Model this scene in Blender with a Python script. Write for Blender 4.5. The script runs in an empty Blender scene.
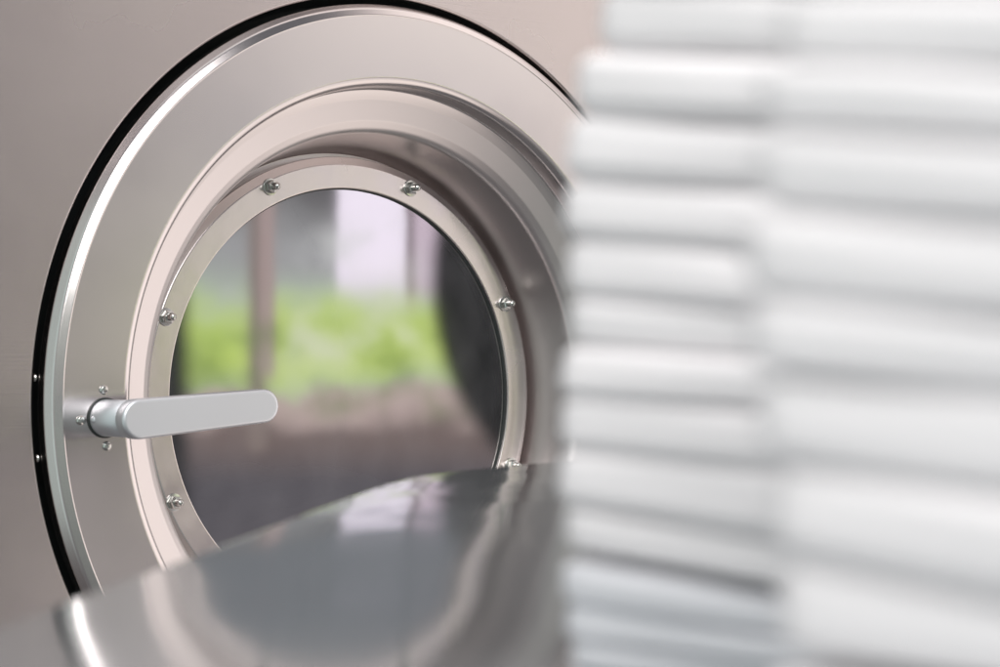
import bpy, bmesh, math, random
from mathutils import Vector, Matrix, noise
random.seed(4)
S = bpy.context.scene
COL = S.collection
PI = math.pi

# frame of reference: machine porthole axis = origin, X right, Z up, machine faces -Y
# ------------------------------------------------------------------ helpers
def link(name, me, mat=None, parent=None, smooth=True):
    o = bpy.data.objects.new(name, me)
    COL.objects.link(o)
    if mat: me.materials.append(mat)
    if smooth:
        for p in me.polygons: p.use_smooth = True
    if parent: o.parent = parent
    return o

def empty(name, loc=(0, 0, 0)):
    o = bpy.data.objects.new(name, None)
    COL.objects.link(o); o.location = loc; o.empty_display_size = .02
    return o

def tag(o, label=None, cat=None, group=None, kind=None):
    if label: o['label'] = label
    if cat: o['category'] = cat
    if group: o['group'] = group
    if kind: o['kind'] = kind
    return o

def fillet(pts, n=6):
    """pts: (r, z, fillet radius). returns smooth polyline"""
    out = []
    N = len(pts)
    for i, (x, y, f) in enumerate(pts):
        if i in (0, N - 1) or f <= 0:
            out.append((x, y)); continue
        p = Vector((x, y)); a = Vector(pts[i - 1][:2]) - p; b = Vector(pts[i + 1][:2]) - p
        la, lb = a.length, b.length; a.normalize(); b.normalize()
        ang = a.angle(b)
        t = f / math.tan(ang / 2)
        t = min(t, la * .49, lb * .49); rr = t * math.tan(ang / 2)
        c = p + (a + b).normalized() * (rr / math.sin(ang / 2))
        p0 = p + a * t - c; p1 = p + b * t - c
        tot = p0.angle_signed(p1)
        for k in range(n + 1):
            q = p0.copy(); q.rotate(Matrix.Rotation(-tot * k / n, 2))
            out.append((c.x + q.x, c.y + q.y))
    return out

def lathe(prof, seg=256, close=False, cap=False):
    """profile (r, z) turned about the machine axis; z outward (towards -Y)"""
    q = [prof[0]]                       # holding loops keep long flats flat under smooth shading
    for a, b in zip(prof, prof[1:]):
        d = math.hypot(b[0] - a[0], b[1] - a[1])
        if d > .0035:
            for t in (.0004 / d, 1 - .0004 / d): q.append((a[0] + (b[0] - a[0]) * t, a[1] + (b[1] - a[1]) * t))
        q.append(b)
    prof = q
    bm = bmesh.new(); rings = []
    for r, z in prof:
        if r < 1e-6:
            rings.append([bm.verts.new((0, -z, 0))])
        else:
            rings.append([bm.verts.new((r * math.cos(2 * PI * i / seg), -z, r * math.sin(2 * PI * i / seg))) for i in range(seg)])
    pairs = list(zip(rings, rings[1:]))
    if close: pairs.append((rings[-1], rings[0]))
    for a, b in pairs:
        for i in range(seg):
            j = (i + 1) % seg
            if len(a) == 1 and len(b) == 1: continue
            if len(a) == 1: bm.faces.new((a[0], b[j], b[i]))
            elif len(b) == 1: bm.faces.new((a[i], a[j], b[0]))
            else: bm.faces.new((a[i], a[j], b[j], b[i]))
    bmesh.ops.recalc_face_normals(bm, faces=bm.faces)
    me = bpy.data.meshes.new('m'); bm.to_mesh(me); bm.free()
    return me

# ------------------------------------------------------------------ materials
def mat(name):
    m = bpy.data.materials.new(name); m.use_nodes = True
    nt = m.node_tree; return m, nt, nt.nodes['Principled BSDF']

def steel(name, col=(.62, .585, .575), rough=.27, brush=None, bump=.03, mottle=.06, coords='Object', vary=(.93, 1.05), scale=5):
    m, nt, b = mat(name)
    N, L = nt.nodes, nt.links
    b.inputs['Metallic'].default_value = 1
    tc = N.new('ShaderNodeTexCoord')
    no = N.new('ShaderNodeTexNoise'); no.inputs['Scale'].default_value = scale; no.inputs['Detail'].default_value = 5
    L.new(tc.outputs[coords], no.inputs['Vector'])
    mr = N.new('ShaderNodeMapRange'); mr.inputs['From Min'].default_value = .3; mr.inputs['From Max'].default_value = .7
    mr.inputs['To Min'].default_value = rough - mottle * .5; mr.inputs['To Max'].default_value = rough + mottle * .5
    L.new(no.outputs['Fac'], mr.inputs['Value']); L.new(mr.outputs['Result'], b.inputs['Roughness'])
    mx = N.new('ShaderNodeMix'); mx.data_type = 'RGBA'
    mx.inputs['A'].default_value = (*[c * vary[0] for c in col], 1); mx.inputs['B'].default_value = (*[min(1, c * vary[1]) for c in col], 1)
    L.new(no.outputs['Fac'], mx.inputs['Factor']); L.new(mx.outputs['Result'], b.inputs['Base Color'])
    if brush:
        mp = N.new('ShaderNodeMapping'); mp.inputs['Scale'].default_value = brush
        L.new(tc.outputs[coords], mp.inputs['Vector'])
        n2 = N.new('ShaderNodeTexNoise'); n2.inputs['Scale'].default_value = 1; n2.inputs['Detail'].default_value = 4
        L.new(mp.outputs['Vector'], n2.inputs['Vector'])
        bp = N.new('ShaderNodeBump'); bp.inputs['Strength'].default_value = bump; bp.inputs['Distance'].default_value = .002
        L.new(n2.outputs['Fac'], bp.inputs['Height']); L.new(bp.outputs['Normal'], b.inputs['Normal'])
    return m

M_panel = steel('brushed panel steel', (.575, .52, .51), .25, brush=(8, 8, 900), bump=.045, mottle=.12, vary=(.84, 1.12), scale=3.2)
M_door = steel('door steel', (.655, .615, .61), .20, brush=(30, 30, 30), bump=.008, mottle=.05, vary=(.90, 1.08), scale=7)
_n = M_door.node_tree; _b = _n.nodes['Principled BSDF']          # the dished part is satin, the outer face smoother
_l = _b.inputs['Roughness'].links[0].from_socket
_tc = _n.nodes.new('ShaderNodeTexCoord'); _sx = _n.nodes.new('ShaderNodeSeparateXYZ'); _n.links.new(_tc.outputs['Object'], _sx.inputs[0])
_cx = _n.nodes.new('ShaderNodeCombineXYZ'); _n.links.new(_sx.outputs['X'], _cx.inputs['X']); _n.links.new(_sx.outputs['Z'], _cx.inputs['Y'])
_ln = _n.nodes.new('ShaderNodeVectorMath'); _ln.operation = 'LENGTH'; _n.links.new(_cx.outputs[0], _ln.inputs[0])
_mr = _n.nodes.new('ShaderNodeMapRange'); _n.links.new(_ln.outputs['Value'], _mr.inputs['Value'])
_mr.inputs['From Min'].default_value = .2925; _mr.inputs['From Max'].default_value = .280
_mr.inputs['To Min'].default_value = 0; _mr.inputs['To Max'].default_value = .16
_ad = _n.nodes.new('ShaderNodeMath'); _ad.operation = 'ADD'; _n.links.new(_l, _ad.inputs[0]); _n.links.new(_mr.outputs[0], _ad.inputs[1])
_n.links.new(_ad.outputs[0], _b.inputs['Roughness'])
M_flange = steel('flange steel', (.72, .66, .65), .22, brush=(60, 60, 60), bump=.03, mottle=.16, vary=(.80, 1.16), scale=16)
M_bolt = steel('bolt steel', (.55, .55, .53), .16)
M_table = steel('table steel', (.49, .515, .53), .07, mottle=.02)
M_table.node_tree.nodes['Principled BSDF'].inputs['Metallic'].default_value = .76
M_alu = steel('satin handle', (.70, .725, .76), .44)
M_alu.node_tree.nodes['Principled BSDF'].inputs['Metallic'].default_value = .95

def plain(name, col, rough=.5, spec=.5):
    m, nt, b = mat(name)
    N, L = nt.nodes, nt.links
    tc = N.new('ShaderNodeTexCoord'); no = N.new('ShaderNodeTexNoise'); no.inputs['Scale'].default_value = 40
    L.new(tc.outputs['Object'], no.inputs['Vector'])
    mx = N.new('ShaderNodeMix'); mx.data_type = 'RGBA'
    mx.inputs['A'].default_value = (*[c * .88 for c in col], 1); mx.inputs['B'].default_value = (*[min(1, c * 1.08) for c in col], 1)
    L.new(no.outputs['Fac'], mx.inputs['Factor']); L.new(mx.outputs['Result'], b.inputs['Base Color'])
    b.inputs['Roughness'].default_value = rough
    b.inputs['Specular IOR Level'].default_value = spec
    return m
M_rubber = plain('black rubber', (.022, .027, .027), .35)
M_drum = plain('dark drum', (.02, .02, .021), .5)
M_cloth = plain('laundry', (.78, .75, .80), .85, .2)

def linen_mat(name, col):
    m, nt, b = mat(name); N, L = nt.nodes, nt.links
    b.inputs['Base Color'].default_value = (*col, 1); b.inputs['Roughness'].default_value = .92
    b.inputs['Specular IOR Level'].default_value = .15
    tc = N.new('ShaderNodeTexCoord')
    no = N.new('ShaderNodeTexNoise'); no.inputs['Scale'].default_value = 900
    L.new(tc.outputs['Object'], no.inputs['Vector'])
    bp = N.new('ShaderNodeBump'); bp.inputs['Strength'].default_value = .35; bp.inputs['Distance'].default_value = .0006
    L.new(no.outputs['Fac'], bp.inputs['Height']); L.new(bp.outputs['Normal'], b.inputs['Normal'])
    mx = N.new('ShaderNodeMix'); mx.data_type = 'RGBA'
    mx.inputs['A'].default_value = (*[c * .95 for c in col], 1); mx.inputs['B'].default_value = (*col, 1)
    L.new(no.outputs['Fac'], mx.inputs['Factor']); L.new(mx.outputs['Result'], b.inputs['Base Color'])
    return m
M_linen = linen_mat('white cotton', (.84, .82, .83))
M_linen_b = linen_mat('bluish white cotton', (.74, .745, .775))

# porthole glass: clear pane with a strongly reflecting face
M_glass = bpy.data.materials.new('porthole glass'); M_glass.use_nodes = True
nt = M_glass.node_tree; nt.nodes.clear()
out = nt.nodes.new('ShaderNodeOutputMaterial'); mixs = nt.nodes.new('ShaderNodeMixShader')
tr = nt.nodes.new('ShaderNodeBsdfTransparent'); tr.inputs['Color'].default_value = (.62, .60, .66, 1)
gl = nt.nodes.new('ShaderNodeBsdfGlossy'); gl.inputs['Roughness'].default_value = .03; gl.inputs['Color'].default_value = (1, 1, 1, 1)
fr = nt.nodes.new('ShaderNodeFresnel'); fr.inputs['IOR'].default_value = 3.5
tcg = nt.nodes.new('ShaderNodeTexCoord'); ng = nt.nodes.new('ShaderNodeTexNoise'); ng.inputs['Scale'].default_value = 9
nt.links.new(tcg.outputs['Object'], ng.inputs['Vector'])
bg_ = nt.nodes.new('ShaderNodeBump'); bg_.inputs['Strength'].default_value = .02; bg_.inputs['Distance'].default_value = .002
nt.links.new(ng.outputs['Fac'], bg_.inputs['Height']); nt.links.new(bg_.outputs['Normal'], gl.inputs['Normal'])
nt.links.new(fr.outputs['Fac'], mixs.inputs['Fac'])
nt.links.new(tr.outputs[0], mixs.inputs[1]); nt.links.new(gl.outputs[0], mixs.inputs[2])
# faint streaky film on the pane
df = nt.nodes.new('ShaderNodeBsdfDiffuse'); df.inputs['Color'].default_value = (.7, .68, .72, 1)
mpg = nt.nodes.new('ShaderNodeMapping'); mpg.inputs['Scale'].default_value = (14, 14, 9); nt.links.new(tcg.outputs['Object'], mpg.inputs['Vector'])
n3 = nt.nodes.new('ShaderNodeTexNoise'); n3.inputs['Scale'].default_value = 1.6; n3.inputs['Detail'].default_value = 6; nt.links.new(mpg.outputs[0], n3.inputs['Vector'])
m3 = nt.nodes.new('ShaderNodeMapRange'); m3.inputs['From Min'].default_value = .35; m3.inputs['From Max'].default_value = .75; m3.inputs['To Max'].default_value = .05
nt.links.new(n3.outputs['Fac'], m3.inputs['Value'])
mix2 = nt.nodes.new('ShaderNodeMixShader'); nt.links.new(m3.outputs[0], mix2.inputs['Fac'])
nt.links.new(mixs.outputs[0], mix2.inputs[1]); nt.links.new(df.outputs[0], mix2.inputs[2])
nt.links.new(mix2.outputs[0], out.inputs['Surface'])

# ------------------------------------------------------------------ the machine
machine = empty('laundry_machine', (0, 0, -.9))
tag(machine, 'stainless steel industrial laundry machine with a round bolted porthole door', 'laundry machine')
OFF = Vector((0, 0, .9))
def mpart(name, me, m, parent=machine, smooth=True):
    o = link(name, me, m, parent, smooth)
    if parent is machine: o.location = OFF
    return o

PZ, PR = .074, .3722
def panel_mesh():
    bm = bmesh.new(); seg = 256
    ring = lambda r, z: [bm.verts.new((r * math.cos(2 * PI * i / seg), -z, r * math.sin(2 * PI * i / seg))) for i in range(seg)]
    inner = [ring(PR + .0012, PZ - .02), ring(PR, PZ - .0025), ring(PR + .0006, PZ - .0006), ring(PR + .0025, PZ)]
    outer = ring(.46, PZ)
    def rect(i, z=PZ):
        a = 2 * PI * i / seg; c, s = math.cos(a), math.sin(a)
        hx, hz0, hz1 = 1.0, .88, .85
        t = min(hx / abs(c) if abs(c) > 1e-9 else 9, (hz1 if s > 0 else hz0) / abs(s) if abs(s) > 1e-9 else 9)
        return bm.verts.new((t * c, -z, t * s))
    far = [rect(i) for i in range(seg)]
    back = [bm.verts.new((v.co.x, .9, v.co.z)) for v in far]
    rs = inner + [outer, far, back]
    for a, b in zip(rs, rs[1:]):
        for i in range(seg):
            j = (i + 1) % seg; bm.faces.new((a[i], a[j], b[j], b[i]))
    bmesh.ops.recalc_face_normals(bm, faces=bm.faces)
    me = bpy.data.meshes.new('m'); bm.to_mesh(me); bm.free(); return me
pm = panel_mesh()
po = mpart('front_panel', pm, M_panel)
for p in po.data.polygons:
    if abs(p.normal.y) > .999 or p.center.length > .5: p.use_smooth = False

# dark rubber channel behind the door edge, and drum
mpart('door_seal', lathe(fillet([(PR + .004, .052, 0), (.368, .040, .004), (.345, .036, .004), (.30, .036, 0)])), M_rubber)
mpart('drum', lathe([(.26, -.02), (.30, -.06), (.34, -.10), (.36, -.5), (.0, -.52)], 128), M_drum)

rim = [(.335, .044), (.3440, .048), (.3520, .053), (.3590, .0585), (.3625, .0635), (.3638, .0672)]
rim += fillet([(.3642, .0690, 0), (.3646, .0775, .0050), (.3598, .0858, .0060), (.3530, .0890, .0018), (.3520, .0885, .0004), (.3480, .0885, 0)], 8)
door = mpart('door', lathe(rim[:-1] + fillet([
    (.3480, .0885, 0), (.2880, .0885, .0088), (.2875, .0670, .003), (.2780, .0620, .0015),
    (.2590, .0560, .0090), (.2490, .0500, .0120), (.2348, -.0180, .001), (.2030, -.0185, 0), (.2030, -.0220, 0), (.262, -.024, 0)], 8)), M_door)
door['label'] = 'round stepped stainless door with a rolled rim'
D = door
def dpart(name, me, m, smooth=True): return link(name, me, m, D, smooth)
dpart('porthole_flange', lathe(fillet([(.2302, -.0186, 0), (.2300, -.0030, .0012), (.2222, .0016, .0025), (.2002, .0016, .0013), (.1998, .0000, .0006), (.2000, -.0060, 0)], 5)), M_flange)
dpart('porthole_gasket', lathe(fillet([(.2010, -.0012, 0), (.1990, -.0016, .0005), (.1984, -.0030, .0004), (.1984, -.009, 0)], 4)), M_rubber)
gm_ = lathe([(.2005, -.0035), (.12, -.0035), (.06, -.0035), (0, -.0035)], 128)
if gm_.polygons[0].normal.y > 0: gm_.flip_normals()
dpart('porthole_glass', gm_, M_glass)

def tube(prof, seg=24, hexa=None):
    """small turned part standing on the door, axis = -Y"""
    bm = bmesh.new(); rings = []
    for r, z in prof:
        rings.append([bm.verts.new((r * math.cos(2 * PI * i / seg), -z, r * math.sin(2 * PI * i / seg))) for i in range(seg)])
    for a, b in zip(rings, rings[1:]):
        for i in range(seg):
            j = (i + 1) % seg; bm.faces.new((a[i], a[j], b[j], b[i]))
    bm.faces.new(rings[-1])
    bmesh.ops.recalc_face_normals(bm, faces=bm.faces)
    me = bpy.data.meshes.new('m'); bm.to_mesh(me); bm.free(); return me

def join(meshes):
    bm = bmesh.new()
    for m in meshes: bm.from_mesh(m)
    me = bpy.data.meshes.new('m'); bm.to_mesh(me); bm.free(); return me

washer = tube(fillet([(.0066, -.0002, 0), (.0066, .0012, .0004), (.0038, .0014, 0)], 3), 28)
nutm = tube([(.0046, .0012), (.0050, .0018), (.0050, .0052), (.0044, .0060), (.0028, .0062)], 6)
stud = tube(fillet([(.0029, .005, 0), (.0029, .0110, .0022), (.0007, .0128, 0)], 5), 20)
bolt_me = join([washer, nutm, stud])
bolt_me.materials.append(M_bolt)
for p in bolt_me.polygons: p.use_smooth = len(p.vertices) == 4 and p.area < 2e-6
ph0 = math.radians(25.35)
for k in range(8):
    a = ph0 + k * PI / 4
    o = bpy.data.objects.new('bolt', bolt_me); COL.objects.link(o); o.parent = D
    o.scale = (1.25, 1.15, 1.25); o.location = (.2166 * math.cos(a), -.0014, .2166 * math.sin(a)); o.rotation_euler = (0, random.uniform(0, 1), 0)

# screws round the handle base and set screws in the gap
screw_me = tube(fillet([(.0040, -.0002, 0), (.0040, .0010, .0006), (.0030, .0024, .0012), (.0012, .0028, 0)], 4), 20)
screw_me.materials.append(M_bolt)
for p in screw_me.polygons: p.use_smooth = True
HC = (-.3140, -.0135)
for k in range(4):
    a = k * PI / 2 + math.radians(4)
    o = bpy.data.objects.new('screw', screw_me); COL.objects.link(o); o.parent = D
    o.location = (HC[0] + .0228 * math.cos(a), -.0883, HC[1] + .0232 * math.sin(a))
for (x, z) in ((-.3634, .0194), (-.3608, -.0464)):
    o = bpy.data.objects.new('rim_screw', screw_me); COL.objects.link(o); o.parent = D
    o.location = (x * 1.003, -.062, z); o.rotation_euler = (0, 0, math.radians(-78))

dark_ring_ = dpart('handle_dark_ring', tube(fillet([(.0168, .0880, 0), (.0168, .0896, .0006), (.0150, .0902, 0)], 3), 40), M_rubber)  # thin ring added to darken the outline at the post foot
dark_ring_.location = (HC[0], 0, HC[1])
# handle: turned post + flat rounded grip
handle = dpart('handle', tube(fillet([(.0152, .087, 0), (.0152, .1335, 0)], 2), 48), M_alu)
handle.location = (HC[0], 0, HC[1])
handle['label'] = 'satin grey door handle with a round post and long rounded grip'
def grip_mesh():
    L_, r0, r1 = .134, .0163, .0142
    def outline(ins):
        pts = []
        a0, b0 = r0 - ins, r1 - ins
        for i in range(25):
            a = PI / 2 + PI * i / 24; pts.append((a0 * math.cos(a), a0 * math.sin(a)))
        for i in range(25):
            a = -PI / 2 + PI * i / 24; pts.append((L_ - r1 + b0 * math.cos(a), b0 * math.sin(a)))
        return pts
    prof = [(.0035, .1315), (.001, .1322), (0, .1335)]
    for i in range(9):
        a = PI / 2 * i / 8; prof.append((.0032 * (1 - math.cos(a)), .1425 + .0032 * math.sin(a)))
    bm = bmesh.new(); rs = []
    for ins, z in prof: rs.append([bm.verts.new((x, -z, y)) for x, y in outline(ins)])
    n = len(rs[0])
    for a, b in zip(rs, rs[1:]):
        for i in range(n):
            j = (i + 1) % n; bm.faces.new((a[i], a[j], b[j], b[i]))
    bm.faces.new(rs[0]); bm.faces.new(rs[-1])
    bmesh.ops.recalc_face_normals(bm, faces=bm.faces)
    me = bpy.data.meshes.new('m'); bm.to_mesh(me); bm.free(); return me
# grip and set screw belong to the handle, which is already a sub-part: they are joined into it as one mesh
gm = grip_mesh(); gm.transform(Matrix.Rotation(math.radians(-4.3), 4, 'Y'))
sm = tube(fillet([(.0028, -.0002, 0), (.0028, .0008, .0004), (.0012, .0018, 0)], 3), 16)
sm.transform(Matrix.Translation((-.0148, -.096, -.001)) @ Matrix.Rotation(math.radians(-72), 4, 'Z'))
bm = bmesh.new(); bm.from_mesh(handle.data); bm.from_mesh(gm); bm.from_mesh(sm); bm.to_mesh(handle.data); bm.free()
for p in handle.data.polygons: p.use_smooth = len(p.vertices) <= 4

# ------------------------------------------------------------------ laundry in the drum
def laundry():
    bm = bmesh.new(); nx, ny = 150, 60; g = []
    for j in range(ny + 1):
        row = []
        for i in range(nx + 1):
            x = -.24 + .48 * i / nx; y = .018 + .24 * j / ny
            p = Vector((x * 9, y * 26, 3.1))
            n = noise.fractal(p, 1.0, 2.0, 4) * .012 + abs(noise.noise(Vector((x * 7 + y * 12, y * 34 - x * 3, 7)))) * -.022
            h = -.175 + .075 * min(1, math.sin(min(1, (j / ny) * 1.5) * PI / 2)) + .02 * math.sin(x * 9 + 1.2)
            row.append(bm.verts.new((x, y, h + n - .25 * max(0, abs(x) - .2))))
        g.append(row)
    for j in range(ny):
        for i in range(nx): bm.faces.new((g[j][i], g[j][i + 1], g[j + 1][i + 1], g[j + 1][i]))
    # closed underside
    lo = [[bm.verts.new((v.co.x, v.co.y, -.235)) for v in (g[j][0], g[j][nx // 2], g[j][nx])] for j in (0, ny)]
    bm.faces.new((g[0][0], lo[0][0], lo[0][1], lo[0][2], g[0][nx], *[g[0][i] for i in range(nx - 1, 0, -1)]))
    bmesh.ops.recalc_face_normals(bm, faces=bm.faces)
    me = bpy.data.meshes.new('m'); bm.to_mesh(me); bm.free(); return me
lo = link('laundry_heap', laundry(), M_cloth)
tag(lo, 'crumpled pale laundry lying behind the porthole glass', 'laundry')

# ------------------------------------------------------------------ steel table
# top at z = TZ, far edge through P0 -> P1
TZ = -.0270
cam_loc = Vector((-1.1409, -1.5495, .0291))
rr_ = Vector((.7585, -.6517, 0)); ff = Vector((.6516, .7584, 0)).normalized()
ff.normalize()
def at(px, d, z=0):   # point at horizontal depth d in front of the camera, for an image column
    return cam_loc.xy.to_3d() + ff * d + rr_ * ((px - 500) / 2000 * d) + Vector((0, 0, z))
P0, P1, P2 = at(0, .4375), at(405, 1.009), at(562, 1.18)
u = (P1 - P0).normalized(); v = Vector((u.y, -u.x, 0))      # v: from the edge towards the room
if (cam_loc.xy.to_3d() - P0).dot(v) < 0: v = -v
O = P0 - u * .55
LU, LV = 1.55, .62
UC = (P1 - O).dot(u); KS = (P2 - P1).dot(v) / (P2 - P1).dot(u)
def edge_off(s):      # the far edge turns a soft corner
    t = (s - UC) / .035
    return KS * .035 * (math.log1p(math.exp(t)) if t < 30 else t)
def E_(s, d): return O + u * s + v * (edge_off(s) + d)
def hump_(s, d):
    gg = math.exp(-((s - UC + .08) / .2) ** 2)
    fv = math.exp(-((d - .06) / .10) ** 2) if d > .06 else 1 - .55 * ((.06 - d) / .06) ** 2
    return (.0007 + .0021 * gg) * fv
def table_mesh():
    bm = bmesh.new(); nu, nv = 160, 90
    prof = []
    for k in range(7):
        a = PI / 2 * k / 6; prof.append((.004 * (1 - math.sin(a)), -.004 * (1 - math.cos(a)) - 0.0, 0))
    prof = list(reversed(prof))
    rows = [[bm.verts.new(E_(LU * i / nu, 0) + Vector((0, 0, TZ - .04))) for i in range(nu + 1)]]
    for d, z, _ in prof:
        rows.append([bm.verts.new(E_(LU * i / nu, d) + Vector((0, 0, TZ + z + hump_(LU * i / nu, 0)))) for i in range(nu + 1)])
    for j in range(1, nv + 1):
        row = []
        d = .004 + (LV - .004) * (j / nv) ** 1.6
        for i in range(nu + 1):
            p = E_(LU * i / nu, d)
            w = min(1, d / .05)
            uu = LU * i / nu
            h = hump_(uu, d) + noise.noise(Vector((uu * 30, d * 130, 4.2))) * .0006 * math.exp(-((uu - UC + .10) / .16) ** 2) * math.exp(-d / .07) + noise.noise(Vector((uu * 11, d * 22, 8.8))) * .0008 * math.exp(-((uu - UC + .12) / .15) ** 2) * math.exp(-(d / .06) ** 2) + (noise.noise(Vector((p.x * 4.2, p.y * 4.2, 1.7))) * .0014 + noise.noise(Vector((p.x * 11, p.y * 11, 9.7))) * .00010) * w
            row.append(bm.verts.new((p.x, p.y, TZ + h)))
        rows.append(row)
    rows.append([bm.verts.new(O + u * (LU * i / nu) + v * (edge_off(LU * i / nu) + LV) + Vector((0, 0, TZ - .04))) for i in range(nu + 1)])
    for a, b in zip(rows, rows[1:]):
        for i in range(nu): bm.faces.new((a[i], a[i + 1], b[i + 1], b[i]))
    bm.faces.new((rows[0][0], rows[0][nu], rows[-1][nu], rows[-1][0]))
    bmesh.ops.recalc_face_normals(bm, faces=bm.faces)
    me = bpy.data.meshes.new('m'); bm.to_mesh(me); bm.free(); return me
table = empty('steel_table', O + u * LU / 2 + v * LV / 2 + Vector((0, 0, -.9)))
tag(table, 'polished steel table in the foreground under the white linen', 'table')
tt = link('table_top', table_mesh(), M_table, table); tt.location = -table.location
def leg(p):
    bm = bmesh.new(); bmesh.ops.create_cone(bm, segments=24, radius1=.016, radius2=.016, depth=.82, cap_ends=True)
    bmesh.ops.translate(bm, verts=bm.verts, vec=p + Vector((0, 0, -.49)) - table.location)
    me = bpy.data.meshes.new('m'); bm.to_mesh(me); bm.free(); link('table_leg', me, M_table, table)
for a in (.06, LU - .06):
    for b in (.06, LV - .06): leg(E_(a, b))

# ------------------------------------------------------------------ folded linen
ca, sa = math.cos(math.radians(35)), math.sin(math.radians(35))
T = (rr_ * ca - ff * sa).normalized()      # along the folded front, towards the viewer's right
B = (ff * ca + rr_ * sa).normalized()      # away from the viewer
def linen(w, dpt, h, seed, sb, st):
    """a folded sheet: rounded plan, bulging folded edge all round, two plies showing"""
    rnd = random.Random(seed)
    bm = bmesh.new()
    rc = .0045; path = []
    def arc(cx, cy, a0, n=7):
        for i in range(n + 1):
            a = a0 + PI / 2 * i / n; path.append((cx + rc * math.cos(a), cy + rc * math.sin(a), math.cos(a), math.sin(a)))
    def seg(x0, y0, x1, y1, nx_, ny_, n=26):
        for i in range(1, n):
            t = i / n; path.append((x0 + (x1 - x0) * t, y0 + (y1 - y0) * t, nx_, ny_))
    arc(rc, rc, PI); seg(rc, 0, w - rc, 0, 0, -1); arc(w - rc, rc, -PI / 2); seg(w, rc, w, dpt - rc, 1, 0)
    arc(w - rc, dpt - rc, 0); seg(w - rc, dpt, rc, dpt, 0, 1); arc(rc, dpt - rc, PI / 2); seg(0, dpt - rc, 0, rc, -1, 0)
    n = len(path)
    prof = []
    K = 18
    for k in range(K + 1):
        a = -PI / 2 + PI * k / K
        notch = .0009 * math.exp(-((a - .1) / .16) ** 2)
        prof.append((h * .55 * (math.cos(a) ** .7) - notch * .7, h * .5 * math.copysign(abs(math.sin(a)) ** .85, a)))
    rings = []
    for ins in (.55, .25):
        rings.append([(w / 2 + (x - w / 2) * (1 - ins), dpt / 2 + (y - dpt / 2) * (1 - ins), -h / 2, 0, 0) for x, y, a, b in path])
    for e, z in prof:
        rings.append([(x + a * (e - h * .5), y + b * (e - h * .5), z, a, b) for x, y, a, b in path])
    for ins in (.25, .55):
        rings.append([(w / 2 + (x - w / 2) * (1 - ins), dpt / 2 + (y - dpt / 2) * (1 - ins), h / 2, 0, 0) for x, y, a, b in path])
    vs = []
    for ring in rings:
        row = []
        for x, y, z, a, b in ring:
            q = Vector((x * 26, y * 26, z * 60 + seed * 3.7))
            o1 = noise.noise(q) * .0013; o2 = noise.noise(q * 1.3 + Vector((5, 1, 9))) * .0007
            row.append(bm.verts.new((x + a * o1, y + b * o1, z + o2 * (1 if z > 0 else .6) - x * (sb + (st - sb) * (z / h + .5)))))
        vs.append(row)
    for r0, r1 in zip(vs, vs[1:]):
        for i in range(n):
            j = (i + 1) % n; bm.faces.new((r0[i], r0[j], r1[j], r1[i]))
    bm.faces.new(vs[0]); bm.faces.new(vs[-1])
    bmesh.ops.recalc_face_normals(bm, faces=bm.faces)
    me = bpy.data.meshes.new('m'); bm.to_mesh(me); bm.free(); return me

def place(me, corner, z, tilt, yaw, m, label, group):
    o = link('folded_linen', me, m)
    X = T.copy(); Y = B.copy(); R = Matrix.Rotation(yaw, 3, 'Z'); X = R @ X; Y = R @ Y
    X = (X + Vector((0, 0, -tilt))).normalized(); Z = X.cross(Y).normalized(); Y = Z.cross(X)
    if Z.z < 0: Z = -Z
    mw = Matrix((X, Y, Z)).transposed().to_4x4(); mw.translation = Vector((corner.x, corner.y, z))
    o.matrix_world = mw
    tag(o, label, 'folded linen', group)
    return o

ORD = ['lowest', 'second from bottom', 'third from bottom', 'fourth from bottom', 'fifth from bottom', 'sixth from bottom', 'seventh from bottom',
       'eighth from bottom', 'ninth from bottom', 'tenth from bottom', 'eleventh from bottom', 'twelfth from bottom', 'topmost']
EYE, HY = .0291, 366.0
dA, dB = .370, .240
ya = [669, 640, 601, 549, 505, 450, 397, 345, 297, 238, 181, 116, 51, -14, -78]
xa = [572, 568, 566, 568, 560, 560, 561, 572, 568, 566, 570, 580, 602, 596]
yb = [833, 745, 655, 560, 458, 372, 298, 210, 126, 62, -12, -85]
xb = [770, 772, 790, 782, 768, 762, 758, 765, 770, 788, 800]
SA = [0, .03, .075, .10, .10, .06, .05, .07, .09, .10, .10, .11, .12, .13, .13]
SB = [0, .02, .05, .12, .11, .08, .10, .10, .11, .12, .12, .12]
def stack(ys, xs, d, w, dpt, side, bluish, seed0, slopes, squash):
    n = len(xs)
    for k in range(n):
        z0 = EYE - (ys[k] - HY) / 2000 * d; z1 = EYE - (ys[k + 1] - HY) / 2000 * d
        h = z1 - z0
        f = squash.get(k, 1.03)
        me = linen(w, dpt, h * f, seed0 + k, slopes[k], slopes[k + 1])
        nm = 'topmost' if k == n - 1 else ORD[k]
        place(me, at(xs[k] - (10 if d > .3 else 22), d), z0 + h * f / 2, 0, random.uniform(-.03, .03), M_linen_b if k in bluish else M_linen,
              f'folded white linen, {nm} in the {side} stack', f'folded linen in the {side} stack')
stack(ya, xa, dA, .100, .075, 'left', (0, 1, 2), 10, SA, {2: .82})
stack(yb, xb, dB, .110, .085, 'right', (), 40, SB, {1: .80})

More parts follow.
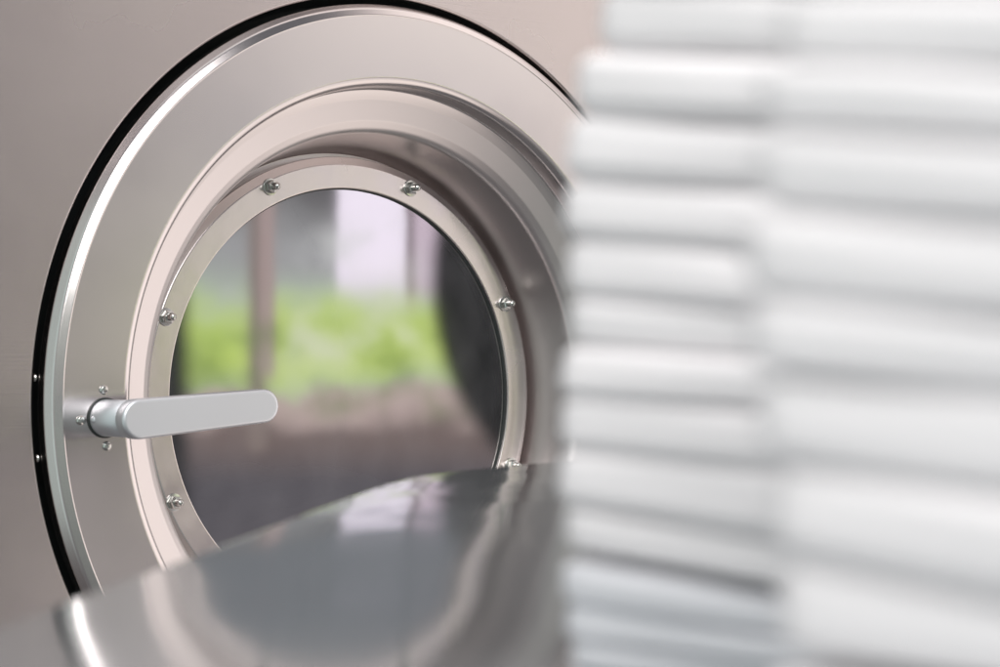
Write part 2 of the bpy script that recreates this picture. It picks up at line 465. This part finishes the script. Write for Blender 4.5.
# ------------------------------------------------------------------ surroundings light
W = bpy.data.worlds.new('World'); S.world = W; W.use_nodes = True
nt = W.node_tree; N, L = nt.nodes, nt.links
bgn = N['Background']
tc = N.new('ShaderNodeTexCoord'); sp = N.new('ShaderNodeSeparateXYZ'); L.new(tc.outputs['Generated'], sp.inputs[0])
def mth(op, a, b=None, c=None, clamp=False):
    n = N.new('ShaderNodeMath'); n.operation = op; n.use_clamp = clamp
    for i, x in enumerate((a, b, c)):
        if x is None: continue
        if isinstance(x, (int, float)): n.inputs[i].default_value = x
        else: L.new(x, n.inputs[i])
    return n.outputs[0]
nY = mth('MULTIPLY', sp.outputs['Y'], -1)
AZ = mth('MULTIPLY', mth('ARCTAN2', sp.outputs['X'], nY), 57.29578)       # 0 = straight out of the machine, + towards the right
EL = mth('MULTIPLY', mth('ARCSINE', sp.outputs['Z']), 57.29578)
wob = N.new('ShaderNodeTexNoise'); wob.inputs['Scale'].default_value = 26; wob.inputs['Detail'].default_value = 3
L.new(tc.outputs['Generated'], wob.inputs['Vector'])
wv = mth('SUBTRACT', wob.outputs['Fac'], .5)
ELw = mth('ADD', EL, mth('MULTIPLY', wv, 2.2)); AZw = mth('ADD', AZ, mth('MULTIPLY', wv, .8))
def ss(x, e0, e1):
    n = N.new('ShaderNodeMapRange'); n.interpolation_type = 'SMOOTHSTEP'
    L.new(x, n.inputs['Value']); n.inputs['From Min'].default_value = e0; n.inputs['From Max'].default_value = e1
    return n.outputs['Result']
def mul(*a):
    r = a[0]
    for b in a[1:]: r = mth('MULTIPLY', r, b)
    return r
def inv(x): return mth('SUBTRACT', 1, x)
def band(x, a, b, s): return mul(ss(x, a - s, a + s), inv(ss(x, b - s, b + s)))
def lay(base, col, mask):
    n = N.new('ShaderNodeMix'); n.data_type = 'RGBA'
    L.new(mask, n.inputs['Factor'])
    if isinstance(base, tuple): n.inputs['A'].default_value = (*base, 1)
    else: L.new(base, n.inputs['A'])
    n.inputs['B'].default_value = (*col, 1)
    return n.outputs['Result']
def lin(r, g, b, k=1.0):
    f = lambda c: ((c / 255 + .055) / 1.055) ** 2.4 if c > 10 else c / 255 / 12.92
    return (f(r) * k, f(g) * k, f(b) * k)
G = 3.4    # the pane returns about a third of what it faces
c = lay((.37, .35, .355), (1.26, 1.16, 1.12), ss(AZ, 25, 44))
c = lay(c, (.38, .43, .40), band(AZ, -50, 18, 5))
c = lay(c, (.13, .135, .15), ss(EL, 17, 26))                                    # shaded ceiling
c = lay(c, (.95, .93, .92), ss(EL, 62, 75))
c = lay(c, (.16, .155, .16), inv(ss(EL, -40, -6)))                               # floor
c = lay(c, (1.55, 1.40, 1.34), mul(ss(AZ, 42, 60), inv(ss(AZ, 74, 92)), ss(EL, -30, -4)))   # bright opening to the right
c = lay(c, (.66, .78, .75), mul(band(AZ, -110, -62, 8), band(EL, -30, 45, 8)))
c = lay(c, (1.35, 1.22, 1.14), mul(band(AZ, 28, 80, 5), band(EL, -48, -20, 4)))        # sunlit floor near the opening  # cool daylight to the left
c = lay(c, (1.42, 1.32, 1.25), mul(ss(AZ, 33.2, 34.2), inv(ss(AZ, 70, 80)), ss(EL, 7.7, 8.2), inv(ss(EL, 13, 18))))
gz = band(AZ, 30.6, 41.9, .25)                                                    # opening onto the garden
gzm = mul(gz, band(EL, -8, 8.2, .3))
g = lay(lin(150, 150, 152, G), lin(92, 90, 92, G), ss(ELw, 3.2, 5.2))
g = lay(g, lin(170, 182, 165, G), inv(ss(ELw, 1.6, 3.2)))
g = lay(g, lin(236, 226, 240, G), mul(band(AZ, 36.0, 38.0, .12), ss(EL, 1.0, 3.0)))
g = lay(g, lin(196, 178, 192, G), mul(band(AZ, 38.0, 39.2, .1), ss(EL, 1.4, 2.6)))
g = lay(g, lin(120, 105, 112, G), mul(band(AZ, 38.0, 38.25, .1), ss(EL, 1.0, 2.2)))
g = lay(g, lin(96, 100, 106, G), ss(EL, 5.1, 5.5))
g = lay(g, lin(182, 202, 108, G), band(ELw, -.6, 1.7, .8))
g = lay(g, lin(140, 164, 92, G), mul(band(ELw, -.2, 1.2, .4), ss(wob.outputs['Fac'], .45, .75)))
g = lay(g, lin(176, 158, 154, G), inv(ss(ELw, -1.1, -.5)))
g = lay(g, lin(112, 99, 97, G), inv(ss(ELw, -2.1, -1.2)))
g = lay(g, lin(86, 83, 88, G), inv(ss(EL, -3.5, -1.9)))
g = lay(g, lin(128, 116, 112, G), mul(band(AZ, 33.5, 34.0, .22), ss(EL, -2.6, -2.2), inv(ss(EL, 4.9, 5.4))))
g = lay(g, lin(160, 142, 140, G), mul(band(AZ, 33.8, 34.25, .12), ss(EL, -.6, 0), inv(ss(EL, 4.9, 5.4))))
w2 = N.new('ShaderNodeTexNoise'); w2.inputs['Scale'].default_value = 30; w2.inputs['Detail'].default_value = 3; L.new(tc.outputs['Generated'], w2.inputs['Vector'])
g = lay(g, lin(206, 208, 190, G), mul(band(EL, -.2, 2.6, 1.0), mth('MULTIPLY', ss(w2.outputs['Fac'], .40, .75), .8), band(AZ, 34.3, 38.6, .6)))
g = lay(g, lin(96, 118, 66, G), mul(band(EL, -1.4, 1.2, .4), mth('MULTIPLY', ss(w2.outputs['Fac'], .60, .30), .6)))
g = lay(g, lin(205, 205, 205, G), mul(band(EL, 2.0, 6, .6), ss(wob.outputs['Fac'], .5, .8), inv(ss(EL, 3.6, 4.6))))
g = lay(g, lin(46, 46, 48, G), inv(ss(AZ, 31.5, 32.1)))
ea = mth('DIVIDE', mth('SUBTRACT', AZ, 42.0), 3.3); ee = mth('DIVIDE', mth('SUBTRACT', EL, 2.5), 5.5)
er = mth('ADD', mul(ea, ea), mul(ee, ee))
g = lay(g, lin(42, 42, 43, G), inv(ss(er, .80, 1.16)))
n = N.new('ShaderNodeMix'); n.data_type = 'RGBA'; L.new(gzm, n.inputs['Factor']); L.new(c, n.inputs['A']); L.new(g, n.inputs['B'])
L.new(n.outputs['Result'], bgn.inputs['Color']); bgn.inputs['Strength'].default_value = 1.0
W.cycles.sampling_method = 'MANUAL'; W.cycles.sample_map_resolution = 1024

def area(name, loc, target, size, power, col, sy=None):
    l = bpy.data.lights.new(name, 'AREA'); l.energy = power; l.color = col; l.shape = 'RECTANGLE'; l.size = size; l.size_y = sy or size
    o = bpy.data.objects.new(name, l); COL.objects.link(o); o.location = loc
    o.rotation_euler = (Vector(target) - Vector(loc)).to_track_quat('-Z', 'Y').to_euler()
    return o
area('linen_fill_light', (-1.3, -2.3, 1.8), (-.7, -1.1, 0), 2.3, 78, (1, .965, .955))  # added soft fill behind the camera, brightens the linen and the door rim

# ------------------------------------------------------------------ camera
cd = bpy.data.cameras.new('Camera'); cam = bpy.data.objects.new('Camera', cd); COL.objects.link(cam)
cam.location = cam_loc
yaw, pitch = .7098, .0163
fwd = Vector((math.sin(yaw) * math.cos(pitch), math.cos(yaw) * math.cos(pitch), math.sin(pitch)))
cam.rotation_euler = fwd.to_track_quat('-Z', 'Y').to_euler()
cd.sensor_width = 36; cd.lens = 72; cd.clip_start = .01; cd.clip_end = 50
cd.dof.use_dof = True; cd.dof.focus_distance = 1.86; cd.dof.aperture_fstop = 12.5; cd.dof.aperture_blades = 0
S.camera = cam
S.view_settings.view_transform = 'Standard'; S.view_settings.look = 'None'
S.view_settings.exposure = 0; S.view_settings.gamma = 1
S.cycles.use_denoising = True
S.cycles.max_bounces = 10; S.cycles.glossy_bounces = 8; S.cycles.transparent_max_bounces = 8
S.cycles.caustics_reflective = True
